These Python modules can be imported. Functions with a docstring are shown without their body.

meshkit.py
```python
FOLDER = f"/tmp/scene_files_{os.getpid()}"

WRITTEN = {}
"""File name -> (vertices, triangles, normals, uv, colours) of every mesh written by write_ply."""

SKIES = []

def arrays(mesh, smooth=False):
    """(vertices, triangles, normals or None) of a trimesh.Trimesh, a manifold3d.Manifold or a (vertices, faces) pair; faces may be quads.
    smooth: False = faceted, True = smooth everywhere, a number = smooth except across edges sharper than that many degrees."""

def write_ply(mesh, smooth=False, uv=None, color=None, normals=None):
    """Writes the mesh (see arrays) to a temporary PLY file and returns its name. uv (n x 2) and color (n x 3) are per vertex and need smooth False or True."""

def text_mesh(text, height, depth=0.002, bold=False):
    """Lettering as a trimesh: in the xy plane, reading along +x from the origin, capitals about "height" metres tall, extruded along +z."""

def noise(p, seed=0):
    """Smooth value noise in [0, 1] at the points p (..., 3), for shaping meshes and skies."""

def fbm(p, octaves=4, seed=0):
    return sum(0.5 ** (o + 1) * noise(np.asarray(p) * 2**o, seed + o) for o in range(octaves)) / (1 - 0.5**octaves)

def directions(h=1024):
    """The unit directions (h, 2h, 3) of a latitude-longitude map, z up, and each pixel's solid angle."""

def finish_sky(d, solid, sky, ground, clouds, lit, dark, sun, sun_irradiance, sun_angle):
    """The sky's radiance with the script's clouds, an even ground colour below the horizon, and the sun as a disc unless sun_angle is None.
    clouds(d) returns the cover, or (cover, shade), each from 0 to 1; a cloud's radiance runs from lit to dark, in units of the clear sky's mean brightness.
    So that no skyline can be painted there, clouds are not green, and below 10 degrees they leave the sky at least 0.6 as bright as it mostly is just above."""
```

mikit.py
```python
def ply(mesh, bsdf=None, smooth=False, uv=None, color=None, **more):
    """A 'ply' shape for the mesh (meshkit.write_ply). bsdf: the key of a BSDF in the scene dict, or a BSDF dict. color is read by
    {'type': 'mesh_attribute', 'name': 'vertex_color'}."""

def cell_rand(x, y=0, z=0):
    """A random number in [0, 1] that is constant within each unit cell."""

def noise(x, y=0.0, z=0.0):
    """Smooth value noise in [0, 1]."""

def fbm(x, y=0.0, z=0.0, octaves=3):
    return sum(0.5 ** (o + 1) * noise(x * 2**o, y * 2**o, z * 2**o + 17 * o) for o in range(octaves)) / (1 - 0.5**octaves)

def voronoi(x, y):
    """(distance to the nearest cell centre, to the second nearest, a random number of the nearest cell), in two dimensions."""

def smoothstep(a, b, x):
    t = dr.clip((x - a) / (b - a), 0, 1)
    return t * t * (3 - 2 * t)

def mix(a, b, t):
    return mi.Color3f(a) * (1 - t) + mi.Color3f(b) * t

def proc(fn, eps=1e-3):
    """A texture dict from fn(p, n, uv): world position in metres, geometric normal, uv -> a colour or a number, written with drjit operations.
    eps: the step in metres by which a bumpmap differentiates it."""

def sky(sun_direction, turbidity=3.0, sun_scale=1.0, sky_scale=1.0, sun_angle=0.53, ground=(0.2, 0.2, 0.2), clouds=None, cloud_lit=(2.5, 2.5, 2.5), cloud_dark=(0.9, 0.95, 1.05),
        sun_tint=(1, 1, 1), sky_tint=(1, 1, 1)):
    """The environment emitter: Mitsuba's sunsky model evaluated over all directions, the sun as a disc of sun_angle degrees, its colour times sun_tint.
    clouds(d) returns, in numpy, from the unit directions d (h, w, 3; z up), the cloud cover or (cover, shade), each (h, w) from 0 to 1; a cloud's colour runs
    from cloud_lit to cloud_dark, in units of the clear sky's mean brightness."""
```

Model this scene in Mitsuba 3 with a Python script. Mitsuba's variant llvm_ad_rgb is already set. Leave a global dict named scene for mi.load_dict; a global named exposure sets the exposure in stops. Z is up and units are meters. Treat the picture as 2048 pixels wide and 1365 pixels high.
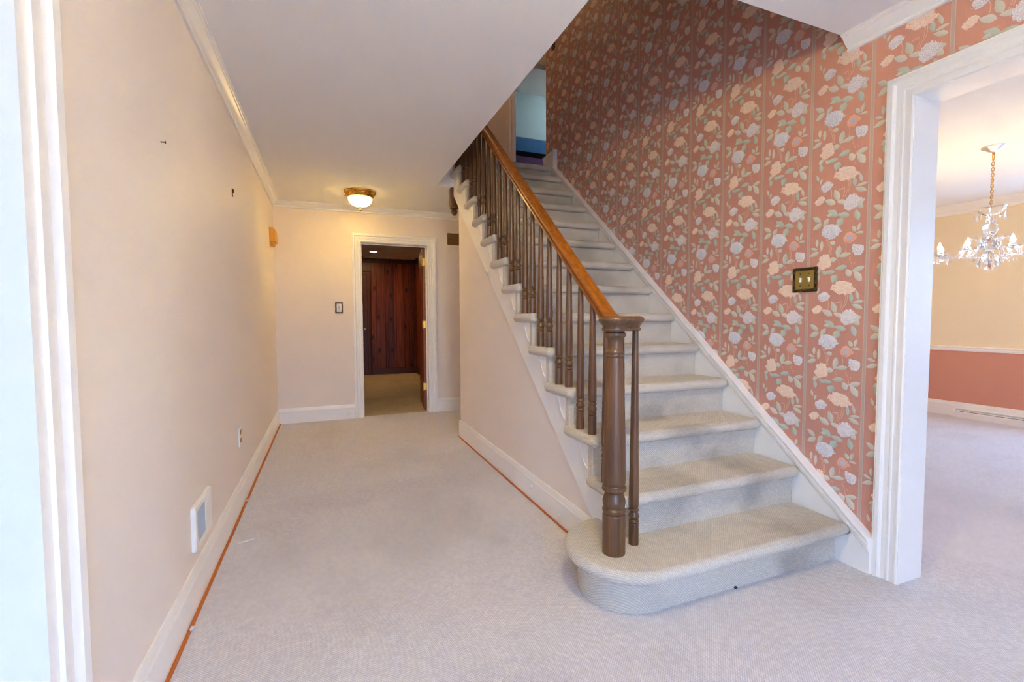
import math
import numpy as np
import trimesh
import shapely
import shapely.affinity
from shapely.geometry import Polygon, LineString, Point, box as sbox
from shapely.ops import unary_union
import manifold3d as m3
import drjit as dr
import mitsuba as mi
import mikit
from mikit import proc, noise, fbm, smoothstep, mix, cell_rand, voronoi

T = mi.ScalarTransform4f
scene, labels = {}, {}
exposure = 1.93

# ------------------------------------------------------------------ camera
CAM_H = 1.1491
YAW, PITCH, ROLL = math.radians(21.849), math.radians(-2.7598), math.radians(-0.2189)
_F = np.array([math.sin(YAW) * math.cos(PITCH), math.cos(YAW) * math.cos(PITCH), math.sin(PITCH)])
_R = np.array([math.cos(YAW), -math.sin(YAW), 0.0])
_U = np.cross(_R, _F)
_R, _U = _R * math.cos(ROLL) + _U * math.sin(ROLL), _U * math.cos(ROLL) - _R * math.sin(ROLL)
_M = np.eye(4)
_M[:3, 0], _M[:3, 1], _M[:3, 2], _M[:3, 3] = -_R, _U, _F, (0, 0, CAM_H)
scene['camera'] = {'type': 'perspective', 'fov': math.degrees(2 * math.atan(1024 / 923.8712)), 'fov_axis': 'x',
                   'near_clip': 0.02, 'far_clip': 200.0, 'to_world': T(_M.tolist())}

# ------------------------------------------------------------------ sky (the daylight that comes in by the front windows)
SKY = 14.0
scene['sky'] = mikit.sky((0.2, 0.6, 0.75), turbidity=4.0, sun_scale=0.0, sky_scale=SKY, ground=(0.42, 0.42, 0.40),
                         clouds=lambda d: np.full(d.shape[:2], 0.45), cloud_lit=(1.08, 1.25, 1.48), cloud_dark=(1, 1, 1), sky_tint=(0.64, 0.99, 1.48))
# lamp strengths (radiance of the glowing parts)
HALL_LAMP = (19.0, 12.4, 3.2)
BULB = (98.0, 68.0, 29.0)
FOYER = (57.0, 44.5, 21.0)
DEN_LAMP = (110.0, 66.0, 28.0)
UPPER_LAMP = (9.0, 5.2, 2.4)
BED_FILL = (9.0, 10.0, 10.5)


# ------------------------------------------------------------------ helpers
def lin(r, g, b):
    return [((c / 255) / 12.92 if c / 255 <= 0.04045 else ((c / 255 + 0.055) / 1.055) ** 2.4) for c in (r, g, b)]


def rgb(c):
    return {'type': 'rgb', 'value': [float(x) for x in c]}


def tag(key, label=None, cat=None, group=None, kind=None):
    d = {}
    if label: d['label'] = label
    if cat: d['category'] = cat
    if group: d['group'] = group
    if kind: d['kind'] = kind
    labels[key] = d


def struct(key, label, cat='structure'):
    tag(key, label, cat, kind='structure')


def num(base, i):
    return base if i == 0 else f'{base}_{i:03d}'


def add(key, mesh, bsdf, smooth=False, **more):
    scene[key] = mikit.ply(mesh, bsdf, smooth, **more)
    return scene[key]


def cat_(ms):
    return trimesh.util.concatenate([m for m in ms])


def box(x0, x1, y0, y1, z0, z1):
    m = trimesh.creation.box((x1 - x0, y1 - y0, z1 - z0))
    m.apply_translation(((x0 + x1) / 2, (y0 + y1) / 2, (z0 + z1) / 2))
    return m


def bevel(x0, x1, y0, y1, z0, z1, r=0.003):
    """a box with chamfered edges"""
    p = []
    for x, sx in ((x0, 1), (x1, -1)):
        for y, sy in ((y0, 1), (y1, -1)):
            for z, sz in ((z0, 1), (z1, -1)):
                p += [(x + sx * r, y + sy * r, z), (x + sx * r, y, z + sz * r), (x, y + sy * r, z + sz * r)]
    return trimesh.convex.convex_hull(np.array(p))


def man(mesh):
    return m3.Manifold(m3.Mesh(np.asarray(mesh.vertices, np.float32), np.asarray(mesh.faces, np.uint32)))


def tri(m):
    k = m.to_mesh()
    return trimesh.Trimesh(np.asarray(k.vert_properties)[:, :3], np.asarray(k.tri_verts), process=False)


def cut(mesh, *holes):
    m = man(mesh)
    for h in holes:
        m = m - man(h)
    return tri(m)


def lathe(profile, n=24, center=(0, 0, 0)):
    """closed solid of revolution about z from (r, z) pairs running bottom to top"""
    p = np.array([(max(r, 1e-5), z) for r, z in profile], float)
    a = np.arange(n) * 2 * np.pi / n
    k = len(p)
    v = np.stack([p[:, None, 0] * np.cos(a), p[:, None, 0] * np.sin(a), np.broadcast_to(p[:, None, 1], (k, n))], -1).reshape(-1, 3)
    f = []
    for i in range(k - 1):
        for j in range(n):
            q, w = i * n + j, i * n + (j + 1) % n
            f += [(q, w, w + n), (q, w + n, q + n)]
    v = np.vstack([v, [(0, 0, p[0, 1]), (0, 0, p[-1, 1])]])
    for j in range(n):
        f += [(k * n, (j + 1) % n, j), (k * n + 1, (k - 1) * n + j, (k - 1) * n + (j + 1) % n)]
    m = trimesh.Trimesh(v + np.array(center), np.array(f), process=False)
    return m


def extrude(poly, h, z=0.0):
    parts = []
    for g in getattr(poly, 'geoms', [poly]):
        m = trimesh.creation.extrude_polygon(g, h, engine='earcut')
        m.apply_translation((0, 0, z))
        parts.append(m)
    return cat_(parts)


def frame(mesh, o, ex, ey, ez):
    """place a mesh whose x, y, z run along ex, ey, ez from o"""
    M = np.eye(4)
    M[:3, 0], M[:3, 1], M[:3, 2], M[:3, 3] = ex, ey, ez, o
    m = mesh.copy()
    m.apply_transform(M)
    if np.linalg.det(M[:3, :3]) < 0:
        m.invert()
    return m


def loft(sections, closed=False):
    """a solid through equal rings of points (each ring a closed loop)"""
    s = np.array(sections, float)
    k, n = s.shape[:2]
    v = s.reshape(-1, 3)
    f = []
    for i in range(k if closed else k - 1):
        for j in range(n):
            a, b = i * n + j, i * n + (j + 1) % n
            c, d = ((i + 1) % k) * n + (j + 1) % n, ((i + 1) % k) * n + j
            f += [(a, b, c), (a, c, d)]
    m = trimesh.Trimesh(v, np.array(f), process=False)
    if not closed:
        for ring, rev in ((0, True), (k - 1, False)):
            pts = s[ring]
            nrm = np.zeros(3)
            for j in range(n):
                nrm += np.cross(pts[j], pts[(j + 1) % n])
            nrm /= np.linalg.norm(nrm)
            e1 = pts[1] - pts[0]
            e1 = e1 - nrm * (e1 @ nrm)
            e1 /= np.linalg.norm(e1)
            e2 = np.cross(nrm, e1)
            q = np.stack([(pts - pts[0]) @ e1, (pts - pts[0]) @ e2], 1)
            vv, ff = trimesh.creation.triangulate_polygon(Polygon(q), engine='earcut')
            idx = [int(np.argmin(((q - w) ** 2).sum(1))) for w in vv]
            ff = np.array([[ring * n + idx[i] for i in t] for t in ff])
            tn = np.cross(v[ff[0][1]] - v[ff[0][0]], v[ff[0][2]] - v[ff[0][0]])
            if (tn @ nrm > 0) == rev:
                ff = ff[:, ::-1]
            m.faces = np.vstack([m.faces, ff])
    if m.volume < 0:
        m.invert()
    return m


def loft_rings(levels, pick, n=160):
    """a solid through nested outlines (z, polygon), each resampled by arc length from the point where pick(x, y) is largest"""
    secs = []
    for z, q in levels:
        c = np.array(q.exterior.coords)[:-1]
        if not shapely.geometry.LinearRing(c).is_ccw:
            c = c[::-1]
        c = np.roll(c, -int(np.argmax(pick(c[:, 0], c[:, 1]))), 0)
        ring = shapely.geometry.LinearRing(c)
        secs.append([(ring.interpolate(t).x, ring.interpolate(t).y, z) for t in np.linspace(0, ring.length, n, endpoint=False)])
    return loft(secs)


def run(profile, a, b, out, up=(0, 0, 1)):
    """sweep a profile of (out, up) pairs straight from a to b"""
    a, b, o, u = (np.array(x, float) for x in (a, b, out, up))
    return loft([[p + o * q[0] + u * q[1] for q in profile] for p in (a, b)])


def tube(points, radius, n=8, closed=False):
    p = np.array(points, float)
    k = len(p)
    rad = np.broadcast_to(radius, (k,))
    if closed:
        t = np.roll(p, -1, 0) - np.roll(p, 1, 0)
    else:
        t = np.gradient(p, axis=0)
    t /= np.linalg.norm(t, axis=1, keepdims=True)
    ref = np.array([0, 0, 1.0]) if abs(t[0, 2]) < 0.9 else np.array([1.0, 0, 0])
    a = np.cross(t[0], ref)
    a /= np.linalg.norm(a)
    rings, ang = [], np.arange(n) * 2 * np.pi / n
    for i in range(k):
        a = a - t[i] * (a @ t[i])
        a /= np.linalg.norm(a)
        b = np.cross(t[i], a)
        rings.append(p[i] + rad[i] * (np.cos(ang)[:, None] * a + np.sin(ang)[:, None] * b))
    return loft(rings, closed)


def casing(profile, corners, e_in, e_up, e_out):
    """a mitred moulding round three sides of an opening. corners: inner corners (s, z) bottom-left, top-left, top-right, bottom-right;
    profile: (w across from the opening, t proud); e_in along the wall, e_up, e_out off the wall"""
    (s0, z0), (s1, z1), (s2, z2), (s3, z3) = corners
    sg = np.sign(s2 - s1)
    ways = [(-sg, 0), (-sg, 1), (sg, 1), (sg, 0)]
    rings = []
    for (s, z), (ds, dz) in zip(corners, ways):
        rings.append([np.array(e_in) * (s + ds * w) + np.array(e_up) * (z + dz * w) + np.array(e_out) * t for w, t in profile])
    return loft(rings)


CASING = [(0, 0), (0, .013), (.004, .016), (.010, .016), (.012, .012), (.030, .012), (.034, .016), (.040, .016), (.044, .013), (.062, .014), (.066, .020), (.072, .024), (.088, .024), (.092, .020), (.0965, .020), (.0965, 0)]
CASING_WIDE = [(0, 0), (0, .010), (.034, .010), (.038, .017), (.050, .017), (.054, .012), (.080, .013), (.090, .018), (.096, .024), (.122, .025), (.128, .020), (.132, .020), (.132, 0)]
BASE = [(0, 0), (.0150, 0), (.0150, .122), (.0175, .125), (.0175, .131), (.0135, .136), (.0115, .148), (.0100, .156), (.0060, .166), (0, .166)]
CROWN = [(0, 0), (.0135, 0), (.0155, .006), (.012, .011), (.013, .018), (.022, .024), (.034, .036), (.044, .050), (.047, .053), (.053, .054), (.056, .058), (.064, .060), (.064, .0667), (0, .0667)]


# ------------------------------------------------------------------ materials
def two(b):
    return {'type': 'twosided', 'bsdf': b}


def principled(color, rough=0.5, spec=0.5, metal=0.0, **kw):
    c = color if isinstance(color, dict) else rgb(color)
    return {'type': 'principled', 'base_color': c, 'roughness': rough, 'specular': spec, 'metallic': metal, **kw}


def paint(c, amt=0.03):
    c = np.array(c)

    def fn(p, n, uv):
        k = 1 - amt + 2 * amt * fbm(p.x * 1.7, p.y * 1.7, p.z * 1.7)
        return mi.Color3f(*[float(v) for v in c]) * k
    return fn


WALL = (0.77, 0.69, 0.62)
scene['wall_paint'] = two(principled(proc(paint(WALL)), 0.55, 0.25))
scene['dining_paint'] = two(principled(proc(lambda p, n, uv: mix(lin(206, 146, 124), (0.82, 0.69, 0.48), smoothstep(0.782, 0.786, p.z))), 0.6, 0.2))
scene['ceiling_paint'] = two({'type': 'diffuse', 'reflectance': rgb((0.83, 0.84, 0.84))})
scene['trim_paint'] = two(principled((0.83, 0.81, 0.77), 0.32, 0.4))
scene['upper_paint'] = two({'type': 'diffuse', 'reflectance': rgb((0.70, 0.60, 0.48))})
scene['shell'] = two({'type': 'diffuse', 'reflectance': rgb((0.74, 0.70, 0.65))})


def carpet_height(p):
    a = dr.sin(p.x * 640) * dr.sin((p.y + p.z) * 640)
    return a * 0.5 + 0.5


def carpet(c, stain=0.10, weave=0.16):
    def fn(p, n, uv):
        k = 1 - weave + 2 * weave * carpet_height(p) * (0.6 + 0.8 * noise(p.x * 90, p.y * 90, p.z * 90))
        s = smoothstep(0.50, 0.78, fbm(p.x * 1.6 + 4, p.y * 1.6, p.z * 2.2))
        s2 = smoothstep(0.62, 0.80, fbm(p.x * 5 + 9, p.y * 5, p.z * 7))
        return mi.Color3f(*c) * k * (1 - stain * s - 0.5 * stain * s2)
    return fn


def bumped(b, fn, scale, eps=1e-3):
    return two({'type': 'bumpmap', 'arbitrary': proc(fn, eps), 'scale': scale, 'bsdf': b})


scene['carpet'] = bumped({'type': 'diffuse', 'reflectance': proc(carpet((0.65, 0.635, 0.665), 0.09, 0.20))}, lambda p, n, uv: carpet_height(p), 0.0016, 8e-4)


def stair_weave(p):
    a = dr.sin(p.x * 560) * dr.sin((p.y + p.z) * 560)
    return a * 0.5 + 0.5


def stair_carpet(p, n, uv):
    k = 0.79 + 0.42 * stair_weave(p) * (0.6 + 0.8 * noise(p.x * 90, p.y * 90, p.z * 90))
    mid = dr.exp(-dr.square((p.x - 1.75) / 0.36))
    s = smoothstep(0.42, 0.70, fbm(p.x * 3.6 + 2, p.y * 3.6, p.z * 3.6)) * (0.08 + 0.26 * mid)
    return mi.Color3f(0.63, 0.585, 0.51) * k * (1 - s)


scene['stair_carpet'] = bumped({'type': 'diffuse', 'reflectance': proc(stair_carpet)}, lambda p, n, uv: stair_weave(p), 0.0022, 8e-4)
scene['den_carpet'] = two({'type': 'diffuse', 'reflectance': proc(carpet((0.52, 0.43, 0.31), 0.12, 0.3))})


def wood(dark, light, axis='z', grain=1.0):
    def fn(p, n, uv):
        a = {'x': p.x, 'y': p.y, 'z': p.z}[axis]
        b, c = {'x': (p.y, p.z), 'y': (p.x, p.z), 'z': (p.x, p.y)}[axis]
        g = fbm(b * 70 + 3, c * 70, a * 3.5)
        f = fbm(b * 320, c * 320, a * 9, octaves=2)
        return mix(dark, light, dr.clip(g * 0.9 + 0.45 * (f - 0.5) * grain, 0, 1))
    return fn


scene['turned_wood'] = two(principled(proc(wood(lin(60, 39, 23), lin(112, 78, 48))), 0.34, 0.5, clearcoat=0.25, clearcoat_gloss=0.75))
scene['rail_wood'] = two(principled(proc(wood(lin(112, 56, 12), lin(178, 104, 30), 'y')), 0.30, 0.5, clearcoat=0.35, clearcoat_gloss=0.8))


def plank_wood(p, n, uv):
    q = dr.abs(n.x) > 0.5
    s = dr.select(q, p.y, p.x)
    cell = cell_rand(dr.floor(s / 0.166), dr.select(q, 3.0, 7.0))
    g = fbm(s * 55, p.z * 2.3, cell * 9)
    f = fbm(s * 260, p.z * 5, 2.0, octaves=2)
    base = mix(lin(66, 26, 8), lin(160, 74, 24), dr.clip(g * 0.8 + 0.4 * (f - 0.5) + 0.5 * (cell - 0.5), 0, 1))
    kx, kz = s / 0.30, p.z / 0.62
    d, _, _ = voronoi(kx, kz)
    return base * (1 - 0.75 * smoothstep(0.13, 0.03, d))


scene['plank_wood'] = two(principled(proc(plank_wood), 0.42, 0.35))
scene['dark_wood'] = two(principled(proc(wood(lin(52, 22, 8), lin(104, 48, 18))), 0.4, 0.4))
scene['leaf_wood'] = two(principled(proc(wood(lin(92, 42, 14), lin(150, 76, 28))), 0.4, 0.4))
scene['tack_wood'] = two(principled(proc(wood(lin(150, 74, 26), lin(205, 118, 52), 'y')), 0.55, 0.3))
scene['brass'] = two({'type': 'roughconductor', 'material': 'none', 'specular_reflectance': rgb(lin(214, 160, 66)), 'alpha': 0.16})
scene['plate_brass'] = two({'type': 'roughconductor', 'material': 'none', 'specular_reflectance': rgb(lin(196, 176, 104)), 'alpha': 0.35})
scene['antique_brass'] = two(principled(proc(lambda p, n, uv: mix(lin(28, 20, 12), lin(150, 128, 70), smoothstep(0.5, 0.85, noise(p.x * 330, p.y * 330, p.z * 330)))), 0.35, 0.6, 0.5))
scene['chrome'] = two({'type': 'roughconductor', 'material': 'none', 'specular_reflectance': rgb((0.86, 0.86, 0.86)), 'alpha': 0.10})
scene['white_metal'] = two(principled((0.80, 0.79, 0.77), 0.35, 0.4))
scene['slot_dark'] = two({'type': 'diffuse', 'reflectance': rgb((0.05, 0.05, 0.05))})
scene['mesh_grey'] = two(principled((0.40, 0.44, 0.48), 0.5, 0.3))
scene['grille_tan'] = two(principled(lin(150, 112, 64), 0.5, 0.3))
scene['chime_tan'] = two(principled(lin(205, 150, 62), 0.5, 0.3))
scene['plastic_white'] = two(principled((0.78, 0.76, 0.72), 0.4, 0.4))
scene['dark_frame'] = two(principled(lin(70, 42, 20), 0.45, 0.4))
scene['crystal'] = {'type': 'dielectric', 'int_ior': 1.52, 'ext_ior': 1.0}
scene['bulb_glass'] = two({'type': 'diffuse', 'reflectance': rgb((0.9, 0.85, 0.75))})
scene['candle_white'] = two(principled((0.85, 0.82, 0.75), 0.5, 0.3))
scene['upper_room'] = two({'type': 'diffuse', 'reflectance': proc(lambda p, n, uv: mix(mix(lin(80, 62, 92), lin(14, 14, 20), smoothstep(4.074, 4.082, p.z)), mix(lin(58, 92, 132), lin(150, 172, 178), smoothstep(4.40, 4.43, p.z)), smoothstep(4.166, 4.174, p.z)))})  # dark blue band above the border: soft shade painted into the wall colour

# wallpaper: salmon ground, woven stripes every 0.2767 m, one flower motif 0.5305 m high between them (flat print)
WP_W, WP_H, WP_Y, WP_Z = 0.2765, 0.5310, 1.6205, 1.030
MOTIF = [('b', 0.4, 0.999, 0.0508, 0.0353, -8), ('o', 0.71, 0.079, 0.0294, 0.0267, 0), ('w', 0.84, 0.193, 0.03, 0.0246, -30), ('c', 0.288, 0.273, 0.0342, 0.0374, 0), ('c', 0.617, 0.515, 0.0546, 0.0342, -8), ('w', 0.295, 0.587, 0.031, 0.0225, 10), ('c', 0.185, 0.702, 0.0267, 0.0203, 20), ('w', 0.732, 0.774, 0.0417, 0.0353, 10), ('g', 0.157, 0.083, 0.0193, 0.0075, 90), ('g', 0.243, 0.111, 0.0235, 0.008, 90), ('l', 0.109, 0.137, 0.0171, 0.007, -20), ('l', 0.122, 0.184, 0.0225, 0.0107, 18), ('l', 0.777, 0.009, 0.015, 0.0096, -60), ('l', 0.86, 0.993, 0.0177, 0.008, 75), ('l', 0.875, 0.047, 0.0171, 0.0059, -5), ('l', 0.539, 0.185, 0.0278, 0.0134, 80), ('l', 0.646, 0.224, 0.0278, 0.0107, 8), ('g', 0.448, 0.255, 0.0171, 0.0128, 0), ('l', 0.192, 0.346, 0.0128, 0.0107, 30), ('t', 0.191, 0.4, 0.0193, 0.0096, -80), ('t', 0.401, 0.364, 0.0257, 0.0096, 0), ('t', 0.303, 0.365, 0.0139, 0.0096, -40), ('t', 0.477, 0.422, 0.0182, 0.0177, 60), ('t', 0.597, 0.333, 0.0257, 0.0128, 8), ('g', 0.71, 0.387, 0.0182, 0.0144, -60), ('l', 0.867, 0.357, 0.0257, 0.0112, 15), ('g', 0.862, 0.423, 0.0289, 0.015, -55), ('l', 0.138, 0.491, 0.016, 0.0064, -75), ('l', 0.202, 0.526, 0.0139, 0.0064, 70), ('t', 0.763, 0.601, 0.0235, 0.0091, -85), ('l', 0.859, 0.582, 0.0214, 0.0075, -75), ('l', 0.884, 0.641, 0.0225, 0.007, 5), ('l', 0.872, 0.683, 0.0246, 0.0107, -25), ('l', 0.482, 0.687, 0.0278, 0.0139, -70), ('g', 0.378, 0.734, 0.0267, 0.0144, -30), ('g', 0.575, 0.753, 0.0225, 0.0107, -15), ('l', 0.883, 0.776, 0.016, 0.0096, 0), ('l', 0.868, 0.822, 0.015, 0.0118, -40), ('t', 0.423, 0.839, 0.0267, 0.015, -35), ('l', 0.149, 0.871, 0.0235, 0.0118, -35), ('l', 0.162, 0.931, 0.0235, 0.0128, 30), ('l', 0.313, 0.907, 0.0203, 0.0118, 55), ('t', 0.609, 0.872, 0.0278, 0.0128, -15), ('t', 0.547, 0.925, 0.0193, 0.0177, 60), ('t', 0.82, 0.896, 0.0246, 0.0128, -75), ('l', 0.369, 0.848, 0.0128, 0.0086, 0), ('g', 0.434, 0.104, 0.0128, 0.0107, -20), ('o', 0.564, 0.638, 0.0139, 0.0037, 10)]
STEMS = [(0.345, 0.067, 0.412, 0.216), (0.316, 0.068, 0.392, 0.207), (0.676, 0.583, 0.61, 0.714), (0.703, 0.58, 0.663, 0.678), (0.712, 0.26, 0.772, 0.373), (0.65, 0.126, 0.645, 0.205), (0.528, 0.26, 0.569, 0.328), (0.407, 0.135, 0.4, 0.176), (0.376, 0.616, 0.38, 0.697), (0.573, 0.718, 0.445, 0.823), (0.804, 0.313, 0.711, 0.24), (0.606, 0.644, 0.581, 0.707), (0.211, 0.143, 0.222, 0.168), (0.719, 0.397, 0.767, 0.452)]
WP_GROUND = lin(190, 138, 122)
WP_COLOR = {'l': lin(196, 193, 178), 'g': lin(206, 199, 186), 't': lin(176, 186, 174), 'b': lin(226, 224, 225), 'c': lin(236, 218, 200), 'w': lin(230, 224, 221), 'o': lin(226, 174, 148)}
WP_SHADE = {'b': lin(186, 184, 194), 'c': lin(222, 184, 158), 'w': lin(194, 184, 190), 'o': lin(206, 152, 128)}


def wallpaper(p, n, uv):
    s = (WP_Y - p.y) / WP_W
    u = (s - dr.floor(s)) * WP_W
    t = (WP_Z - p.z) / WP_H
    v = (t - dr.floor(t)) * WP_H
    wob = 0.65 * noise(u * 120, v * 120, 1.5) + 0.35 * noise(u * 310, v * 310, 4.5)
    f1, f2, rnd = voronoi(u / 0.0072, v / 0.0072)
    petal = smoothstep(-0.10, 0.45, f2 - f1)
    lump = noise(u * 52, v * 52, 7.5)
    col = mi.Color3f(*WP_GROUND) * (0.97 + 0.06 * noise(p.y * 300, p.z * 30))

    def wrap(d):
        return d - WP_H * dr.round(d / WP_H)

    for x0, y0, x1, y1 in STEMS:
        ax, ay, bx, by = x0 * WP_W, y0 * WP_H, x1 * WP_W, y1 * WP_H
        L2 = (bx - ax) ** 2 + (by - ay) ** 2
        du, dv = u - ax, wrap(v - ay)
        h = dr.clip((du * (bx - ax) + dv * (by - ay)) / L2, 0, 1)
        bow = dr.sin(h * np.pi) * 0.004
        d = dr.sqrt(dr.square(du - h * (bx - ax) - bow) + dr.square(dv - h * (by - ay)))
        col = mix(col, lin(216, 178, 156), smoothstep(0.0017, 0.0009, d))
    for kind, cu, cv, rx, ry, ang in [e for e in MOTIF if e[0] in 'lgt'] + [e for e in MOTIF if e[0] not in 'lgt']:
        ca, sa = math.cos(math.radians(-ang)), math.sin(math.radians(-ang))
        du, dv = u - cu * WP_W, wrap(v - cv * WP_H)
        a, b = (du * ca + dv * sa) / rx, (dv * ca - du * sa) / ry
        if kind in 'lgt':
            e = dr.abs(b) + dr.square(a) * (0.85 + 0.15 * dr.clip(a, -1.5, 1.5)) - 0.98 + 0.45 * (wob - 0.5)
            m = smoothstep(0.10, -0.06, e)
            vein = (smoothstep(0.13, 0.04, dr.abs(b)) + 0.5 * smoothstep(0.75, 0.95, dr.sin((a * 9 - dr.abs(b) * 7)))) * 0.4
            c = mix(WP_COLOR[kind], lin(206, 196, 176), vein) * (0.88 + 0.18 * dr.clip(0.5 - 0.6 * b, 0, 1))
        else:
            q = (dr.square(a) + dr.square(b)) * 1.14
            m = smoothstep(1.08, 0.96, q + 1.3 * (wob - 0.5) + 1.1 * (lump - 0.5) + 0.45 * (f1 - 0.45))
            c = mix(WP_SHADE[kind], WP_COLOR[kind], dr.clip(1.15 * petal * (0.55 + 0.6 * rnd) - 0.25 * b, 0, 1))
            if kind == 'o':
                c = mix(c, lin(186, 178, 192), smoothstep(0.40, 0.15, q))
        col = mix(col, c, m)
    e = dr.minimum(u, WP_W - u)
    col = mix(col, lin(190, 154, 138), smoothstep(0.0082, 0.0070, e))
    col = mix(col, lin(188, 178, 166), smoothstep(0.0018, 0.0008, dr.abs(e - 0.0066)))
    col = mix(col, lin(176, 162, 152), smoothstep(0.0018, 0.0008, dr.abs(e - 0.0024)))
    return col


scene['wallpaper'] = two(principled(proc(wallpaper), 0.55, 0.25))

# ------------------------------------------------------------------ dimensions
XL, XR, YB, XS = -0.5143, 2.260, 5.631, 1.1945      # wall planes: left, right, back, stair wall
ZC, ZU = 2.4333, 5.2                                # ceilings
RISE, RUN, Y1 = 0.1970, 0.2318, 1.4179
SKIRT = 2.225
LAND = 2.738
XO, YO0, YO1 = 1.0103, 1.4524, 4.442                # the stairwell opening in the hall ceiling
YF = -1.8                                           # inside of the front wall
XD, YDB = 6.772, 3.7                                # dining room far wall, back wall
UPW = 6.1                                           # wall across the upper hall

# ------------------------------------------------------------------ structure
add('floor', box(-4.2, XD + .1, YF - .1, YB + .06, -0.12, 0.0), 'carpet')
struct('floor', 'pale beige looped carpet covering the hall and dining room floor', 'carpet floor')
add('floor_den', box(-1.0, 2.2, YB + .06, 10.1, -0.12, -0.002), 'den_carpet')
struct('floor_den', 'tan carpet in the wood panelled room beyond the doorway', 'carpet floor')

slab = [box(-0.68, XO, YF, YB + .12, ZC, LAND - .006), box(XO, XR, YF, YO0, ZC, LAND - .006), box(XO, XR + 1.6, YO1, YB + .12, ZC, LAND - .006)]
add('ceiling', cat_(slab), 'ceiling_paint')
struct('ceiling', 'smooth white hall ceiling with the stairwell opening cut through it', 'ceiling')
add('ceiling_dining', box(XR + .02, XD + .1, YF, YDB + .1, ZC, ZC + .1), 'ceiling_paint')
struct('ceiling_dining', 'white dining room ceiling above the crystal chandelier', 'ceiling')
add('ceiling_living', box(-4.2, -0.6, YF, 4.1, ZC, ZC + .1), 'ceiling_paint')
struct('ceiling_living', 'white ceiling of the room left of the hall', 'ceiling')
add('ceiling_den', box(-1.0, 2.2, YB + .12, 10.1, 2.40, 2.50), 'ceiling_paint')
struct('ceiling_den', 'plain ceiling of the wood panelled room', 'ceiling')
add('ceiling_upper', box(-0.8, 5.4, 1.2, 8.0, ZU, ZU + .1), 'ceiling_paint')
struct('ceiling_upper', 'upper floor ceiling above the stairwell', 'ceiling')

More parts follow.
